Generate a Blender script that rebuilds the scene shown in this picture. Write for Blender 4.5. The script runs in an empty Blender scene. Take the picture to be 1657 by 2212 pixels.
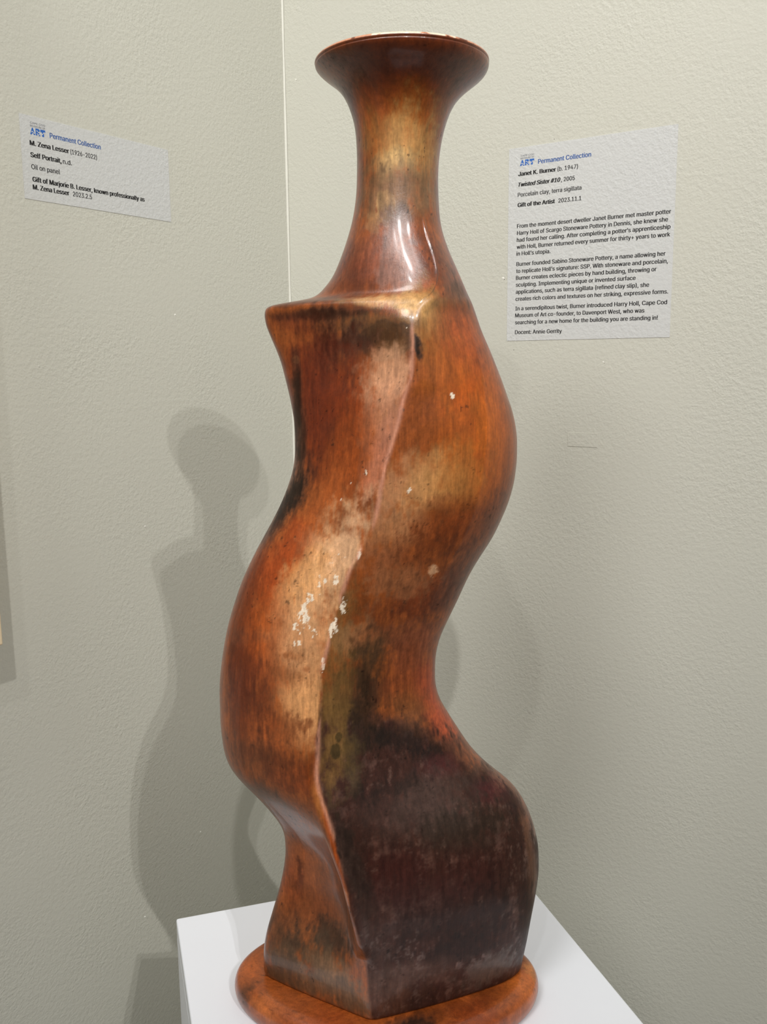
import bpy, math
import numpy as np
from mathutils import Matrix, Vector

scn = bpy.context.scene
col = scn.collection
R = math.radians

# ------------------------------------------------------------------ camera
CAM_Z = 1.46323
F_PX, PITCH, ROLL = 1952.84, 0.165313, -0.0099855
cam_d = bpy.data.cameras.new('camera')
cam_d.sensor_fit = 'HORIZONTAL'
cam_d.sensor_width = 36.0
cam_d.lens = F_PX * 36.0 / 1657.0
cam_d.clip_start = 0.01
cam = bpy.data.objects.new('camera', cam_d)
col.objects.link(cam)
_f = np.array([0, math.cos(PITCH), -math.sin(PITCH)])
_u = np.array([0, math.sin(PITCH), math.cos(PITCH)])
_r = np.array([1.0, 0, 0])
_r2 = math.cos(ROLL) * _r + math.sin(ROLL) * _u
_u2 = -math.sin(ROLL) * _r + math.cos(ROLL) * _u
cam.matrix_world = Matrix(((_r2[0], _u2[0], -_f[0], 0), (_r2[1], _u2[1], -_f[1], 0),
                           (_r2[2], _u2[2], -_f[2], CAM_Z), (0, 0, 0, 1)))
scn.camera = cam

# ------------------------------------------------------------------ world, lamps, exposure
world = bpy.data.worlds.new('gallery_ambient')
scn.world = world
world.use_nodes = True
wb = world.node_tree.nodes['Background']
wb.inputs[0].default_value = (1.0, 0.985, 0.965, 1)
wb.inputs[1].default_value = 0.25

scn.view_settings.view_transform = 'Standard'
scn.view_settings.look = 'None'
scn.view_settings.gamma = 1.0
scn.view_settings.use_curve_mapping = False
scn.view_settings.exposure = 0.11


def spot(name, az, el, dist, target, power, cone, blend, radius, colour=(1, 0.985, 0.965), aim=None):
    """A track lamp on the gallery ceiling; az/el is the way its beam travels at `target`."""
    d = Vector((math.sin(R(az)) * math.cos(R(el)), math.cos(R(az)) * math.cos(R(el)), -math.sin(R(el))))
    l = bpy.data.lights.new(name, 'SPOT')
    l.energy = power
    l.spot_size = R(cone)
    l.spot_blend = blend
    l.shadow_soft_size = radius
    l.color = colour
    o = bpy.data.objects.new(name, l)
    col.objects.link(o)
    pos = Vector(target) - d * dist
    o.location = pos
    a = Vector(aim) if aim else Vector(target)
    o.rotation_euler = (a - pos).to_track_quat('-Z', 'Y').to_euler()
    return o


TIP = (-0.079, 0.60, CAM_Z + 0.03)
AIM = (-0.10, 0.75, CAM_Z - 0.10)
spot('track_lamp', -30.4, 36.6, 5.0, TIP, 150, 26, 1.0, 0.022, aim=AIM)
spot('track_lamp', -28.7, 38.2, 5.0, TIP, 125, 26, 1.0, 0.022, aim=AIM)
# two lamps on the nearer track
BULGE = (0.088, 0.60, CAM_Z + 0.0)
spot('track_lamp', 14.0, 40.0, 1.30, BULGE, 7, 75, 1.0, 0.015, aim=(0, 0.85, CAM_Z + 0.1))
spot('track_lamp', -2.0, 37.0, 1.88, BULGE, 60, 56, 1.0, 0.018, aim=(-0.1, 0.85, CAM_Z + 0.3))

# soft fill light added overhead to brighten the right wall and plinth
fd = bpy.data.lights.new('overhead_fill', 'AREA')
fd.shape = 'DISK'
fd.size = 0.7
fd.energy = 19.5
fd.color = (1, .985, .965)
fo = bpy.data.objects.new('overhead_fill', fd)
fo.location = (-0.75, -0.7, 3.1)
fo.rotation_euler = (Vector((0.25, 0.75, 1.2)) - fo.location).to_track_quat('-Z', 'Y').to_euler()
col.objects.link(fo)


# ------------------------------------------------------------------ material helpers
def lin(c):
    return tuple(((v / 255) / 12.92 if v / 255 <= 0.04045 else ((v / 255 + 0.055) / 1.055) ** 2.4) for v in c)


def new_mat(name):
    m = bpy.data.materials.new(name)
    m.use_nodes = True
    nt = m.node_tree
    return m, nt, nt.nodes['Principled BSDF']


def nd(nt, kind, **kw):
    n = nt.nodes.new(kind)
    for k, v in kw.items():
        if k in n.inputs.keys():
            n.inputs[k].default_value = v
        else:
            setattr(n, k, v)
    return n


def wall_material(name, rgb, bump=0.5, mottled=0.05):
    m, nt, b = new_mat(name)
    tc = nd(nt, 'ShaderNodeTexCoord')
    big = nd(nt, 'ShaderNodeTexNoise', Scale=3.0, Detail=3.0)
    nt.links.new(tc.outputs['Object'], big.inputs['Vector'])
    mix = nd(nt, 'ShaderNodeMixRGB')
    c = lin(rgb)
    mix.inputs[1].default_value = tuple(v * (1 - mottled) for v in c) + (1,)
    mix.inputs[2].default_value = tuple(min(1, v * (1 + mottled)) for v in c) + (1,)
    nt.links.new(big.outputs[0], mix.inputs[0])
    nt.links.new(mix.outputs[0], b.inputs['Base Color'])
    b.inputs['Roughness'].default_value = 0.55
    b.inputs['Specular IOR Level'].default_value = 0.35
    # roller stipple: two scales of lumps
    n1 = nd(nt, 'ShaderNodeTexNoise', Scale=240.0, Detail=3.0, Roughness=0.55)
    n2 = nd(nt, 'ShaderNodeTexNoise', Scale=560.0, Detail=2.0)
    n3 = nd(nt, 'ShaderNodeTexNoise', Scale=9.0, Detail=2.0)
    for n in (n1, n2, n3):
        nt.links.new(tc.outputs['Object'], n.inputs['Vector'])
    add = nd(nt, 'ShaderNodeMath', operation='MULTIPLY_ADD')
    nt.links.new(n2.outputs[0], add.inputs[0])
    add.inputs[1].default_value = 0.45
    nt.links.new(n1.outputs[0], add.inputs[2])
    mr = nd(nt, 'ShaderNodeMapRange')
    mr.inputs[1].default_value = 0.3
    mr.inputs[2].default_value = 0.7
    mr.inputs[3].default_value = 0.35 * bump
    mr.inputs[4].default_value = bump
    nt.links.new(n3.outputs[0], mr.inputs[0])
    bp = nd(nt, 'ShaderNodeBump')
    bp.inputs['Distance'].default_value = 0.0022
    nt.links.new(mr.outputs[0], bp.inputs['Strength'])
    nt.links.new(add.outputs[0], bp.inputs['Height'])
    nt.links.new(bp.outputs[0], b.inputs['Normal'])
    return m


def plain(name, rgb, rough=0.5, noise=0.04, scale=30.0, spec=0.5, bump=0.0):
    m, nt, b = new_mat(name)
    tc = nd(nt, 'ShaderNodeTexCoord')
    n = nd(nt, 'ShaderNodeTexNoise', Scale=scale, Detail=4.0)
    nt.links.new(tc.outputs['Object'], n.inputs['Vector'])
    mix = nd(nt, 'ShaderNodeMixRGB')
    c = lin(rgb)
    mix.inputs[1].default_value = tuple(v * (1 - noise) for v in c) + (1,)
    mix.inputs[2].default_value = tuple(min(1, v * (1 + noise)) for v in c) + (1,)
    nt.links.new(n.outputs[0], mix.inputs[0])
    nt.links.new(mix.outputs[0], b.inputs['Base Color'])
    b.inputs['Roughness'].default_value = rough
    b.inputs['Specular IOR Level'].default_value = spec
    if bump:
        bp = nd(nt, 'ShaderNodeBump', Strength=bump)
        bp.inputs['Distance'].default_value = 0.001
        nt.links.new(n.outputs[0], bp.inputs['Height'])
        nt.links.new(bp.outputs[0], b.inputs['Normal'])
    return m


# ------------------------------------------------------------------ mesh helpers
def mesh_obj(name, verts, faces, mat, parent=None, smooth=False):
    me = bpy.data.meshes.new(name)
    me.from_pydata([tuple(map(float, v)) for v in verts], [], faces)
    me.materials.append(mat)
    if smooth:
        me.polygons.foreach_set('use_smooth', [True] * len(me.polygons))
    me.update()
    o = bpy.data.objects.new(name, me)
    col.objects.link(o)
    if parent:
        o.parent = parent
    return o


BOXF = [(0, 3, 2, 1), (4, 5, 6, 7), (0, 1, 5, 4), (1, 2, 6, 5), (2, 3, 7, 6), (3, 0, 4, 7)]


def box_geo(x0, x1, y0, y1, z0, z1):
    return [(x0, y0, z0), (x1, y0, z0), (x1, y1, z0), (x0, y1, z0), (x0, y0, z1), (x1, y0, z1), (x1, y1, z1), (x0, y1, z1)], BOXF


def box(name, lim, mat, parent=None, bevel=0.0):
    v, f = box_geo(*lim)
    o = mesh_obj(name, v, f, mat, parent)
    if bevel:
        md = o.modifiers.new('bevel', 'BEVEL')
        md.width = bevel
        md.segments = 3
    return o


def empty(name, loc, rz=0.0):
    o = bpy.data.objects.new(name, None)
    o.empty_display_size = 0.05
    o.location = loc
    o.rotation_euler = (0, 0, rz)
    col.objects.link(o)
    return o


def tag(o, label=None, cat=None, group=None, kind=None):
    if label: o['label'] = label
    if cat: o['category'] = cat
    if group: o['group'] = group
    if kind: o['kind'] = kind
    return o


# ------------------------------------------------------------------ the corner of the room
CORNER = Vector((-0.10264, 1.04, 0))
E_R = Vector((0.83242, -0.55415, 0))     # along the right wall, out of the corner
E_L = Vector((-0.55415, -0.83242, 0))    # along the left wall, out of the corner
ANG_R = math.atan2(E_R.y, E_R.x)         # local frame: x along the wall, -y into the room
WALL_H = 3.4
M_WALL = wall_material('sage_white_wall_paint', (202, 201, 189), 0.43)

wr = box('wall_right', (0.0, 3.2, 0.0, 0.12, 0, WALL_H), M_WALL)
wr.location = CORNER
wr.rotation_euler = (0, 0, ANG_R)
tag(wr, 'pale sage-white stippled wall behind the long label', 'wall', kind='structure')
# the left wall's frame: x runs from far left to the corner, -y into the room
ANG_L = math.atan2(-E_L.y, -E_L.x)
wl = box('wall_left', (-3.2, 0.12, 0.0, 0.12, 0, WALL_H), M_WALL)
wl.location = CORNER
wl.rotation_euler = (0, 0, ANG_L)
tag(wl, 'pale sage-white stippled wall behind the short label', 'wall', kind='structure')
fl = box('floor', (-14, 14, -14, 14, -0.05, 0.0), plain('grey_carpet', (120, 114, 104), 0.9, 0.2, 220, 0.1, 0.3))
tag(fl, 'grey gallery floor', 'floor', kind='structure')

# caulk bead down the corner
M_BEAD = plain('caulk_bead', (222, 221, 209), 0.45, 0.03, 40, 0.4, 0.2)
rng = np.random.RandomState(4)
bv, bf = [], []
NB = 260
for i in range(NB):
    z = WALL_H * i / (NB - 1)
    w = 0.0021 + 0.0004 * math.sin(z * 31) + 0.0005 * rng.rand()
    a = E_R * w
    b_ = E_L * w
    m_ = (a + b_) * 0.56
    for p in (a, m_, b_, Vector((0, 0, 0))):
        q = CORNER + p
        bv.append((q.x, q.y, z))
for i in range(NB - 1):
    for k in range(4):
        a0 = i * 4 + k
        a1 = i * 4 + (k + 1) % 4
        bf.append((a0, a1, a1 + 4, a0 + 4))
tr = mesh_obj('trim_1', bv, bf, M_BEAD, smooth=True)
tag(tr, 'thin off-white caulk bead down the wall corner', 'caulk bead', kind='structure')

# ------------------------------------------------------------------ plinth
PYAW = 0.30232
PED_A = Vector((-0.1789, 0.6980, 0))     # its back left corner
PW = 0.305
M_PLINTH = plain('white_plinth_paint', (241, 244, 251), 0.38, 0.015, 18, 0.4)
M_PLINTH_SIDE = M_PLINTH
ped = empty('display_plinth', PED_A, PYAW)   # local x along the back edge, -y to the front
# local frame: (cos py, -sin py) is the back edge in the fit, py negative -> +PYAW
tag(ped, 'white painted square plinth under the copper brown vase', 'plinth')
TOPT = 0.018
top = box('top_panel', (0, PW, -PW, 0, 1.0 - TOPT, 1.0), M_PLINTH, ped, 0.0016)
for nm, lim in (('side_panel', (0.0, 0.016, -PW, 0.0, 0.0, 1.0 - TOPT)),
                ('side_panel', (PW - 0.016, PW, -PW, 0.0, 0.0, 1.0 - TOPT)),
                ('side_panel', (0.016, PW - 0.016, -0.016, 0.0, 0.0, 1.0 - TOPT)),
                ('side_panel', (0.016, PW - 0.016, -PW, -PW + 0.016, 0.0, 1.0 - TOPT))):
    box(nm, lim, M_PLINTH, ped)

# ------------------------------------------------------------------ numpy noise
def vnoise(p, seed=0):
    p = np.asarray(p, float)
    i = np.floor(p).astype(np.int64)
    f = p - i
    f = f * f * (3 - 2 * f)

    def h(ix, iy, iz):
        n = (ix * 374761393 + iy * 668265263 + iz * 2147483647 + seed * 974711) & 0xFFFFFFFF
        n = ((n ^ (n >> 13)) * 1274126177) & 0xFFFFFFFF
        n = n ^ (n >> 16)
        return (n & 0xFFFF) / 65535.0
    r = 0
    for dx in (0, 1):
        wx = f[:, 0] if dx else 1 - f[:, 0]
        for dy in (0, 1):
            wy = f[:, 1] if dy else 1 - f[:, 1]
            for dz in (0, 1):
                wz = f[:, 2] if dz else 1 - f[:, 2]
                r = r + wx * wy * wz * h(i[:, 0] + dx, i[:, 1] + dy, i[:, 2] + dz)
    return r


def fbm(p, octv=4, seed=0, gain=0.5):
    r = 0; a = 1.0; s = 0
    for o in range(octv):
        r = r + a * vnoise(p * (2 ** o), seed + o * 17)
        s += a
        a *= gain
    return r / s


def sstep(a, b, x):
    t = np.clip((x - a) / (b - a), 0, 1)
    return t * t * (3 - 2 * t)


def smooth_interp(z, zp, vp, k=1):
    """Monotone (pchip) interpolation."""
    zp = np.asarray(zp, float); vp = np.asarray(vp, float)
    o = np.argsort(zp); zp = zp[o]; vp = vp[o]
    h = np.diff(zp); d = np.diff(vp) / h
    m = np.zeros(len(zp))
    m[0] = d[0]; m[-1] = d[-1]
    for i in range(1, len(zp) - 1):
        if d[i - 1] * d[i] > 0:
            w1 = 2 * h[i] + h[i - 1]; w2 = h[i] + 2 * h[i - 1]
            m[i] = (w1 + w2) / (w1 / d[i - 1] + w2 / d[i])
    z = np.clip(z, zp[0], zp[-1])
    j = np.clip(np.searchsorted(zp, z) - 1, 0, len(zp) - 2)
    t = (z - zp[j]) / h[j]
    return ((2 * t ** 3 - 3 * t ** 2 + 1) * vp[j] + (t ** 3 - 2 * t ** 2 + t) * h[j] * m[j]
            + (-2 * t ** 3 + 3 * t ** 2) * vp[j + 1] + (t ** 3 - t ** 2) * h[j] * m[j + 1])


# ------------------------------------------------------------------ the vase: a square column that sways, lofted level by level
# tables are in mm above the plinth top / mm across; L, F, R are its left, front and right arrises, and the round neck's flanks
PROF_L = [(646.9, -40.06),(643.7, -39.7),(641.0, -37.74),(638.0, -34.06),(633.9, -28.48),(629.0, -23.86),(622.8, -20.21),(615.6, -17.48),(607.5, -15.51),(598.5, -14.74),(588.6, -14.48),(578.6, -14.75),(569.3, -15.18),(560.3, -16.34),(551.0, -18.26),(540.7, -21.53),(530.4, -25.57),(517.8, -31.76),(510.6, -37.28),(505.4, -42.78),(502.8, -49.28),(501.7, -58.0),(501.0, -67.17),(500.1, -72.59),(498.1, -75.21),(494.0, -76.39),(488.1, -75.67),(482.2, -73.74),(474.7, -70.74),(464.0, -66.73),(450.7, -63.46),(440.4, -61.0),(430.1, -59.14),(419.7, -58.06),(406.8, -58.06),(395.0, -59.29),(383.2, -62.85),(369.9, -68.49),(356.6, -75.52),(343.3, -83.19),(329.9, -90.37),(316.3, -96.83),(302.5, -101.88),(288.8, -106.39),(275.0, -109.78),(260.9, -112.41),(249.0, -114.06),(238.9, -114.78),(221.1, -114.78),(203.9, -113.64),(194.3, -112.09),(186.3, -109.1),(178.3, -103.38),(170.2, -96.13),(160.5, -87.46),(150.7, -80.2),(142.5, -75.16),(132.7, -72.39),(121.3, -72.08),(108.7, -73.59),(92.8, -76.88),(70.9, -83.38),(54.0, -88.28),(39.1, -90.64),(26.0, -91.02),(20.3, -90.69)]
PROF_R = [(644.0, 68.13),(641.1, 67.7),(638.1, 65.71),(634.9, 61.81),(631.4, 57.1),(626.6, 51.52),(620.9, 46.82),(614.6, 43.53),(607.9, 41.16),(600.7, 39.27),(592.6, 37.85),(583.5, 36.88),(574.5, 36.71),(564.3, 37.03),(554.1, 37.63),(545.3, 39.14),(533.9, 42.92),(521.3, 48.34),(508.6, 53.8),(496.9, 58.75),(483.0, 63.72),(468.0, 70.44),(454.8, 76.09),(440.8, 81.73),(426.2, 86.81),(410.5, 89.43),(400.1, 89.64),(384.2, 88.23),(371.1, 85.09),(357.9, 79.96),(344.4, 73.55),(332.3, 65.75),(318.8, 57.85),(302.4, 50.54),(285.6, 42.65),(272.8, 37.4),(258.2, 34.85),(245.8, 34.62),(231.9, 37.25),(221.0, 42.76),(206.9, 51.06),(192.5, 60.07),(179.8, 70.62),(169.2, 81.2),(161.0, 90.39),(150.4, 98.12),(137.4, 104.37),(124.3, 108.41),(111.0, 110.62),(97.8, 110.74),(82.7, 108.94),(61.8, 105.21),(40.3, 101.52),(28.4, 99.13),(20.9, 98.22),(17.1, 97.94)]
PROF_F = [(557.8, 22.07, 25.0),(546.7, 24.81, 26.2),(539.7, 27.0, 27.5),(528.5, 29.4, 30.0),(517.1, 31.12, 34.5),(504.7, 28.47, 42.0),(498.0, 23.25, 46.5),(493.5, 18.97, 49.5),(487.5, 17.87, 52.0),(480.7, 17.97, 53.0),(472.6, 18.74, 53.5),(462.0, 18.4, 54.0),(450.3, 16.68, 54.5),(444.0, 12.76, 54.8),(426.7, 8.47, 55.0),(411.4, 4.86, 55.0),(394.7, 1.15, 55.0),(375.4, -3.79, 54.5),(358.4, -10.01, 54.0),(344.8, -16.26, 53.5),(329.9, -22.55, 53.0),(313.4, -27.75, 52.0),(294.2, -34.41, 51.5),(275.0, -38.89, 51.5),(255.6, -41.49, 52.0),(237.9, -43.07, 53.5),(222.8, -44.31, 55.3),(203.5, -44.15, 57.2),(187.0, -40.83, 59.0),(172.9, -37.0, 60.2),(158.4, -33.27, 60.6),(143.3, -29.37, 60.4),(131.3, -25.49, 59.7),(118.2, -22.33, 58.6),(107.9, -20.09, 57.5),(95.5, -17.56, 56.0),(77.9, -15.07, 54.0),(54.9, -13.6, 52.5),(36.1, -12.85, 52.0),(24.0, -11.43, 51.8)]
# z, roundness of arris L, F, R, back, swelling of the face L-F, of the face F-R, share of round section
SHAPE = np.array([
    (15, .10, .05, .22, .35, .015, .03, 0),
    (45, .20, .06, .30, .40, .01, .05, 0),
    (60, .25, .08, .34, .40, -.03, .06, 0),
    (78, .28, .08, .34, .40, -.13, .06, 0),
    (98, .34, .07, .36, .40, -.18, .07, 0),
    (125, .38, .08, .38, .40, -.17, .07, 0),
    (160, .40, .09, .40, .42, -.05, .05, 0),
    (190, .42, .09, .40, .42, .05, .02, 0),
    (251, .44, .09, .36, .42, .09, -.01, 0),
    (333, .44, .08, .42, .42, .06, .07, 0),
    (411, .30, .08, .45, .42, .03, .11, 0),
    (457, .20, .08, .45, .42, .02, .09, 0),
    (488, .10, .12, .42, .40, .01, .05, 0),
    (499, .12, .14, .42, .40, .02, .04, .12),
    (505, .20, .18, .42, .42, .02, .03, .30),
    (516, .42, .25, .45, .45, .02, .02, .58),
    (530, .48, .30, .48, .48, .00, .00, .82),
    (550, .49, .40, .49, .49, .00, .00, .96), (566, .49, .45, .49, .49, 0, 0, 1), (700, .49, .49, .49, .49, 0, 0, 1)])
_pl, _pr, _pf = (np.array(t) for t in (PROF_L, PROF_R, PROF_F))
NU = 128          # points along each face


def section(z):
    """Closed outline (4*NU, 2) of the vase at height z (mm), u = 0 at L, 1 at F, 2 at R, 3 at the back."""
    za = np.array([z], float)
    XL = smooth_interp(za, _pl[:, 0], _pl[:, 1])[0]
    XR = smooth_interp(za, _pr[:, 0], _pr[:, 1])[0]
    XF = smooth_interp(za, _pf[:, 0], _pf[:, 1])[0]
    dF = smooth_interp(za, _pf[:, 0], _pf[:, 2])[0]
    qs = [smooth_interp(za, SHAPE[:, 0], SHAPE[:, k])[0] for k in range(1, 8)]
    q, bul, w = qs[:4], (qs[4], qs[5], .06, .06), qs[6]
    C = np.array([(XL, 0), (XF, -dF), (XR, 0), (XL + XR - XF, 62)], float)

    def edge(k, s):
        a, b = C[k % 4], C[(k + 1) % 4]
        d = b - a
        n = np.array([d[1], -d[0]])     # outward for this order
        return a + np.outer(s, d) + np.outer(4 * s * (1 - s) * bul[k % 4], n)
    s = np.arange(NU) / NU
    P = np.concatenate([edge(k, s) for k in range(4)])
    u = np.arange(4 * NU) / NU
    off = np.zeros((4, 2))
    for k in range(4):
        A = edge((k + 3) % 4, np.array([1 - q[k]]))[0]
        B = edge(k, np.array([q[k]]))[0]
        du = (u - k + 2) % 4 - 2
        sel = np.abs(du) <= q[k]
        t = ((du[sel] + q[k]) / (2 * q[k]))[:, None]
        P[sel] = (1 - t) ** 2 * A + 2 * t * (1 - t) * C[k] + t * t * B
        off[k] = C[k] - (.25 * A + .5 * C[k] + .25 * B)
    k0 = np.floor(u).astype(int) % 4
    t = u - np.floor(u)
    t = (t * t * (3 - 2 * t))[:, None]
    P = P + off[k0] * (1 - t) + off[(k0 + 1) % 4] * t
    lo, hi = P[:, 0].min(), P[:, 0].max()
    x = P[:, 0]
    P[:, 0] = np.where(x < XF, XF + (x - XF) * (XL - XF) / (lo - XF), XF + (x - XF) * (XR - XF) / (hi - XF))
    if w > 0:
        cx, r = (XL + XR) / 2, (XR - XL) / 2
        # keep the front arris where it runs up the neck
        ang = np.interp(u, [0, 1, 2, 3, 4], np.radians([188, 308, 375, 460, 548]))
        cir = np.stack([cx + r * np.cos(ang), r * np.sin(ang)], 1)
        P = (1 - w) * P + w * cir
    return P


Z_BOT, Z_TOP = 21.5, 645.6


def vase_levels():
    """Rows of (outline, z) from the underside, up the outside, over the lip and down the inside of the neck."""
    rows = []
    s0 = section(Z_BOT + 4)
    c0 = s0.mean(0)
    for a in np.linspace(0, 1, 8):                       # underside edge, rolled
        th = a * np.pi / 2
        k = 1 - .040 * (1 - np.sin(th))
        s = section(Z_BOT + 4)
        rows.append((c0 + (s - c0) * k, Z_BOT + 4 * (1 - np.cos(th))))
    zs = np.arange(Z_BOT + 4.6, Z_TOP - 2.0, .6)
    for z in zs:
        rows.append((section(z), z))
    top = section(Z_TOP)
    ct = top.mean(0)
    rt = 54.2
    for th in np.linspace(-.9, np.pi * .95, 14):          # rounded lip
        r = rt - 1.6 + 1.6 * np.cos(th)
        rows.append((ct + (top - ct) * (r / rt), Z_TOP - .6 + 1.6 * np.sin(th)))
    for z in np.linspace(Z_TOP - 1.8, 520, 60):           # inside
        s = section(min(z + 1.5, Z_TOP))
        c = s.mean(0)
        r = np.linalg.norm(s - c, axis=1).mean()
        rows.append((c + (s - c) * ((r - 4.2 - 1.2 * (Z_TOP - z > 4)) / r), z))
    return rows


def vase_points():
    rows = vase_levels()
    V = np.array([np.concatenate([o, np.full((len(o), 1), z)], 1) for o, z in rows])   # level, u, xyz (mm)
    # soften the loft along its height, less so at the sharp shoulder
    soft = []
    for it in range(72):
        W = V.copy()
        W[9:-78, :, :2] = .25 * V[8:-79, :, :2] + .5 * V[9:-78, :, :2] + .25 * V[10:-77, :, :2]
        V = W
        if it == 9:
            soft.append(V.copy())
    zz = V[:, :1, 2:]
    k = (1 - sstep(460, 482, zz)) + sstep(516, 545, zz) * (1 - sstep(600, 625, zz))
    V = V * k + soft[0] * (1 - k)
    # the raised seam that runs up the neck from the front arris
    u = (np.arange(4 * NU) / NU)[None, :]
    z = V[:, :1, 2]
    amp = 1.0 * sstep(494, 508, z) * (1 - sstep(533, 556, z)) + .5 * sstep(60, 120, z) * (1 - sstep(470, 490, z))
    amp[-75:] = 0
    g = amp * np.exp(-((u - 1.0 - .02 * np.sin(z / 9)) / .017) ** 2)
    c = V[:, :, :2].mean(1, keepdims=True)
    dirv = V[:, :, :2] - c
    dirv /= np.linalg.norm(dirv, axis=2, keepdims=True)
    V[:, :, :2] += dirv * g[:, :, None]
    # the nose: above its undercut the front arris stands proud of the left face
    za = 9.0 * sstep(66, 88, z) * (1 - sstep(100, 185, z))
    za[-75:] = 0
    un = u - 1.0
    prof = np.where(un < 0, np.exp(-(un / .13) ** 2), np.exp(-(un / .05) ** 2))
    V[:, :, 1] -= za * prof
    V[:, :, 0] -= .25 * za * prof
    return V


VV = vase_points()
NL_, NC_ = VV.shape[:2]
VASE_AT = Vector((0.0, 0.60, 1.0))
vase = empty('ceramic_vase', VASE_AT)
tag(vase, 'tall twisted copper-brown burnished clay vase with flared round mouth on white plinth', 'vase')


def grid_mesh(name, V, mat, parent, cap_first=True, cap_last=True, colours=None, uvs=True):
    nl, nc = V.shape[:2]
    verts = V.reshape(-1, 3)
    me = bpy.data.meshes.new(name)
    i = np.arange(nl - 1)[:, None] * nc
    j = np.arange(nc)[None, :]
    j2 = (j + 1) % nc
    quads = np.stack([i + j, i + j2, i + nc + j2, i + nc + j], -1).reshape(-1, 4)
    caps = []
    if cap_first: caps.append(list(range(nc))[::-1])
    if cap_last: caps.append([(nl - 1) * nc + k for k in range(nc)])
    nq = len(quads)
    loops = np.concatenate([quads.reshape(-1)] + [np.array(c) for c in caps])
    starts = np.concatenate([np.arange(nq) * 4] + [np.array([nq * 4 + nc * k]) for k in range(len(caps))])
    me.vertices.add(len(verts))
    me.vertices.foreach_set('co', verts.astype(np.float32).ravel())
    me.loops.add(len(loops))
    me.loops.foreach_set('vertex_index', loops.astype(np.int32))
    me.polygons.add(len(starts))
    me.polygons.foreach_set('loop_start', starts.astype(np.int32))
    me.polygons.foreach_set('use_smooth', np.ones(len(starts), bool))
    me.update(calc_edges=True)
    if colours is not None:
        for nm, c in colours.items():
            at = me.attributes.new(nm, 'FLOAT_COLOR', 'POINT')
            at.data.foreach_set('color', c.astype(np.float32).ravel())
    me.validate()
    me.materials.append(mat)
    o = bpy.data.objects.new(name, me)
    col.objects.link(o)
    o.parent = parent
    return o


def clay_material(name):
    """Burnished terra sigillata: the slip colours come from the mesh, fine burnishing grain from noise."""
    m, nt, b = new_mat(name)
    at = nd(nt, 'ShaderNodeAttribute', attribute_name='slip')
    fl_ = nd(nt, 'ShaderNodeAttribute', attribute_name='finish')   # r roughness, g glaze-like polish, b sheen
    sep = nd(nt, 'ShaderNodeSeparateColor')
    nt.links.new(fl_.outputs['Color'], sep.inputs[0])
    tc = nd(nt, 'ShaderNodeTexCoord')
    mp = nd(nt, 'ShaderNodeMapping')
    mp.inputs['Scale'].default_value = (1, 1, .12)
    nt.links.new(tc.outputs['Object'], mp.inputs[0])
    st = nd(nt, 'ShaderNodeTexNoise', Scale=900.0, Detail=4.0, Roughness=.6)
    nt.links.new(mp.outputs[0], st.inputs['Vector'])
    sp = nd(nt, 'ShaderNodeTexNoise', Scale=420.0, Detail=5.0, Roughness=.65)
    nt.links.new(tc.outputs['Object'], sp.inputs['Vector'])
    mr = nd(nt, 'ShaderNodeMapRange')
    mr.inputs[1].default_value = .3; mr.inputs[2].default_value = .7
    mr.inputs[3].default_value = .84; mr.inputs[4].default_value = 1.16
    nt.links.new(st.outputs[0], mr.inputs[0])
    mr2 = nd(nt, 'ShaderNodeMapRange')
    mr2.inputs[1].default_value = .3; mr2.inputs[2].default_value = .7
    mr2.inputs[3].default_value = .85; mr2.inputs[4].default_value = 1.15
    nt.links.new(sp.outputs[0], mr2.inputs[0])
    mu = nd(nt, 'ShaderNodeMath', operation='MULTIPLY')
    nt.links.new(mr.outputs[0], mu.inputs[0]); nt.links.new(mr2.outputs[0], mu.inputs[1])
    vm = nd(nt, 'ShaderNodeVectorMath', operation='SCALE')
    nt.links.new(at.outputs['Color'], vm.inputs[0]); nt.links.new(mu.outputs[0], vm.inputs['Scale'])
    nt.links.new(vm.outputs[0], b.inputs['Base Color'])
    nt.links.new(sep.outputs[0], b.inputs['Roughness'])
    nt.links.new(sep.outputs[2], b.inputs['Specular IOR Level'])
    nt.links.new(sep.outputs[1], b.inputs['Coat Weight'])
    b.inputs['Coat Roughness'].default_value = .13
    bp = nd(nt, 'ShaderNodeBump', Strength=.22)
    bp.inputs['Distance'].default_value = .0006
    nt.links.new(mu.outputs[0], bp.inputs['Height'])
    nt.links.new(bp.outputs[0], b.inputs['Normal'])
    return m


M_CLAY = clay_material('burnished_slip')

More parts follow.
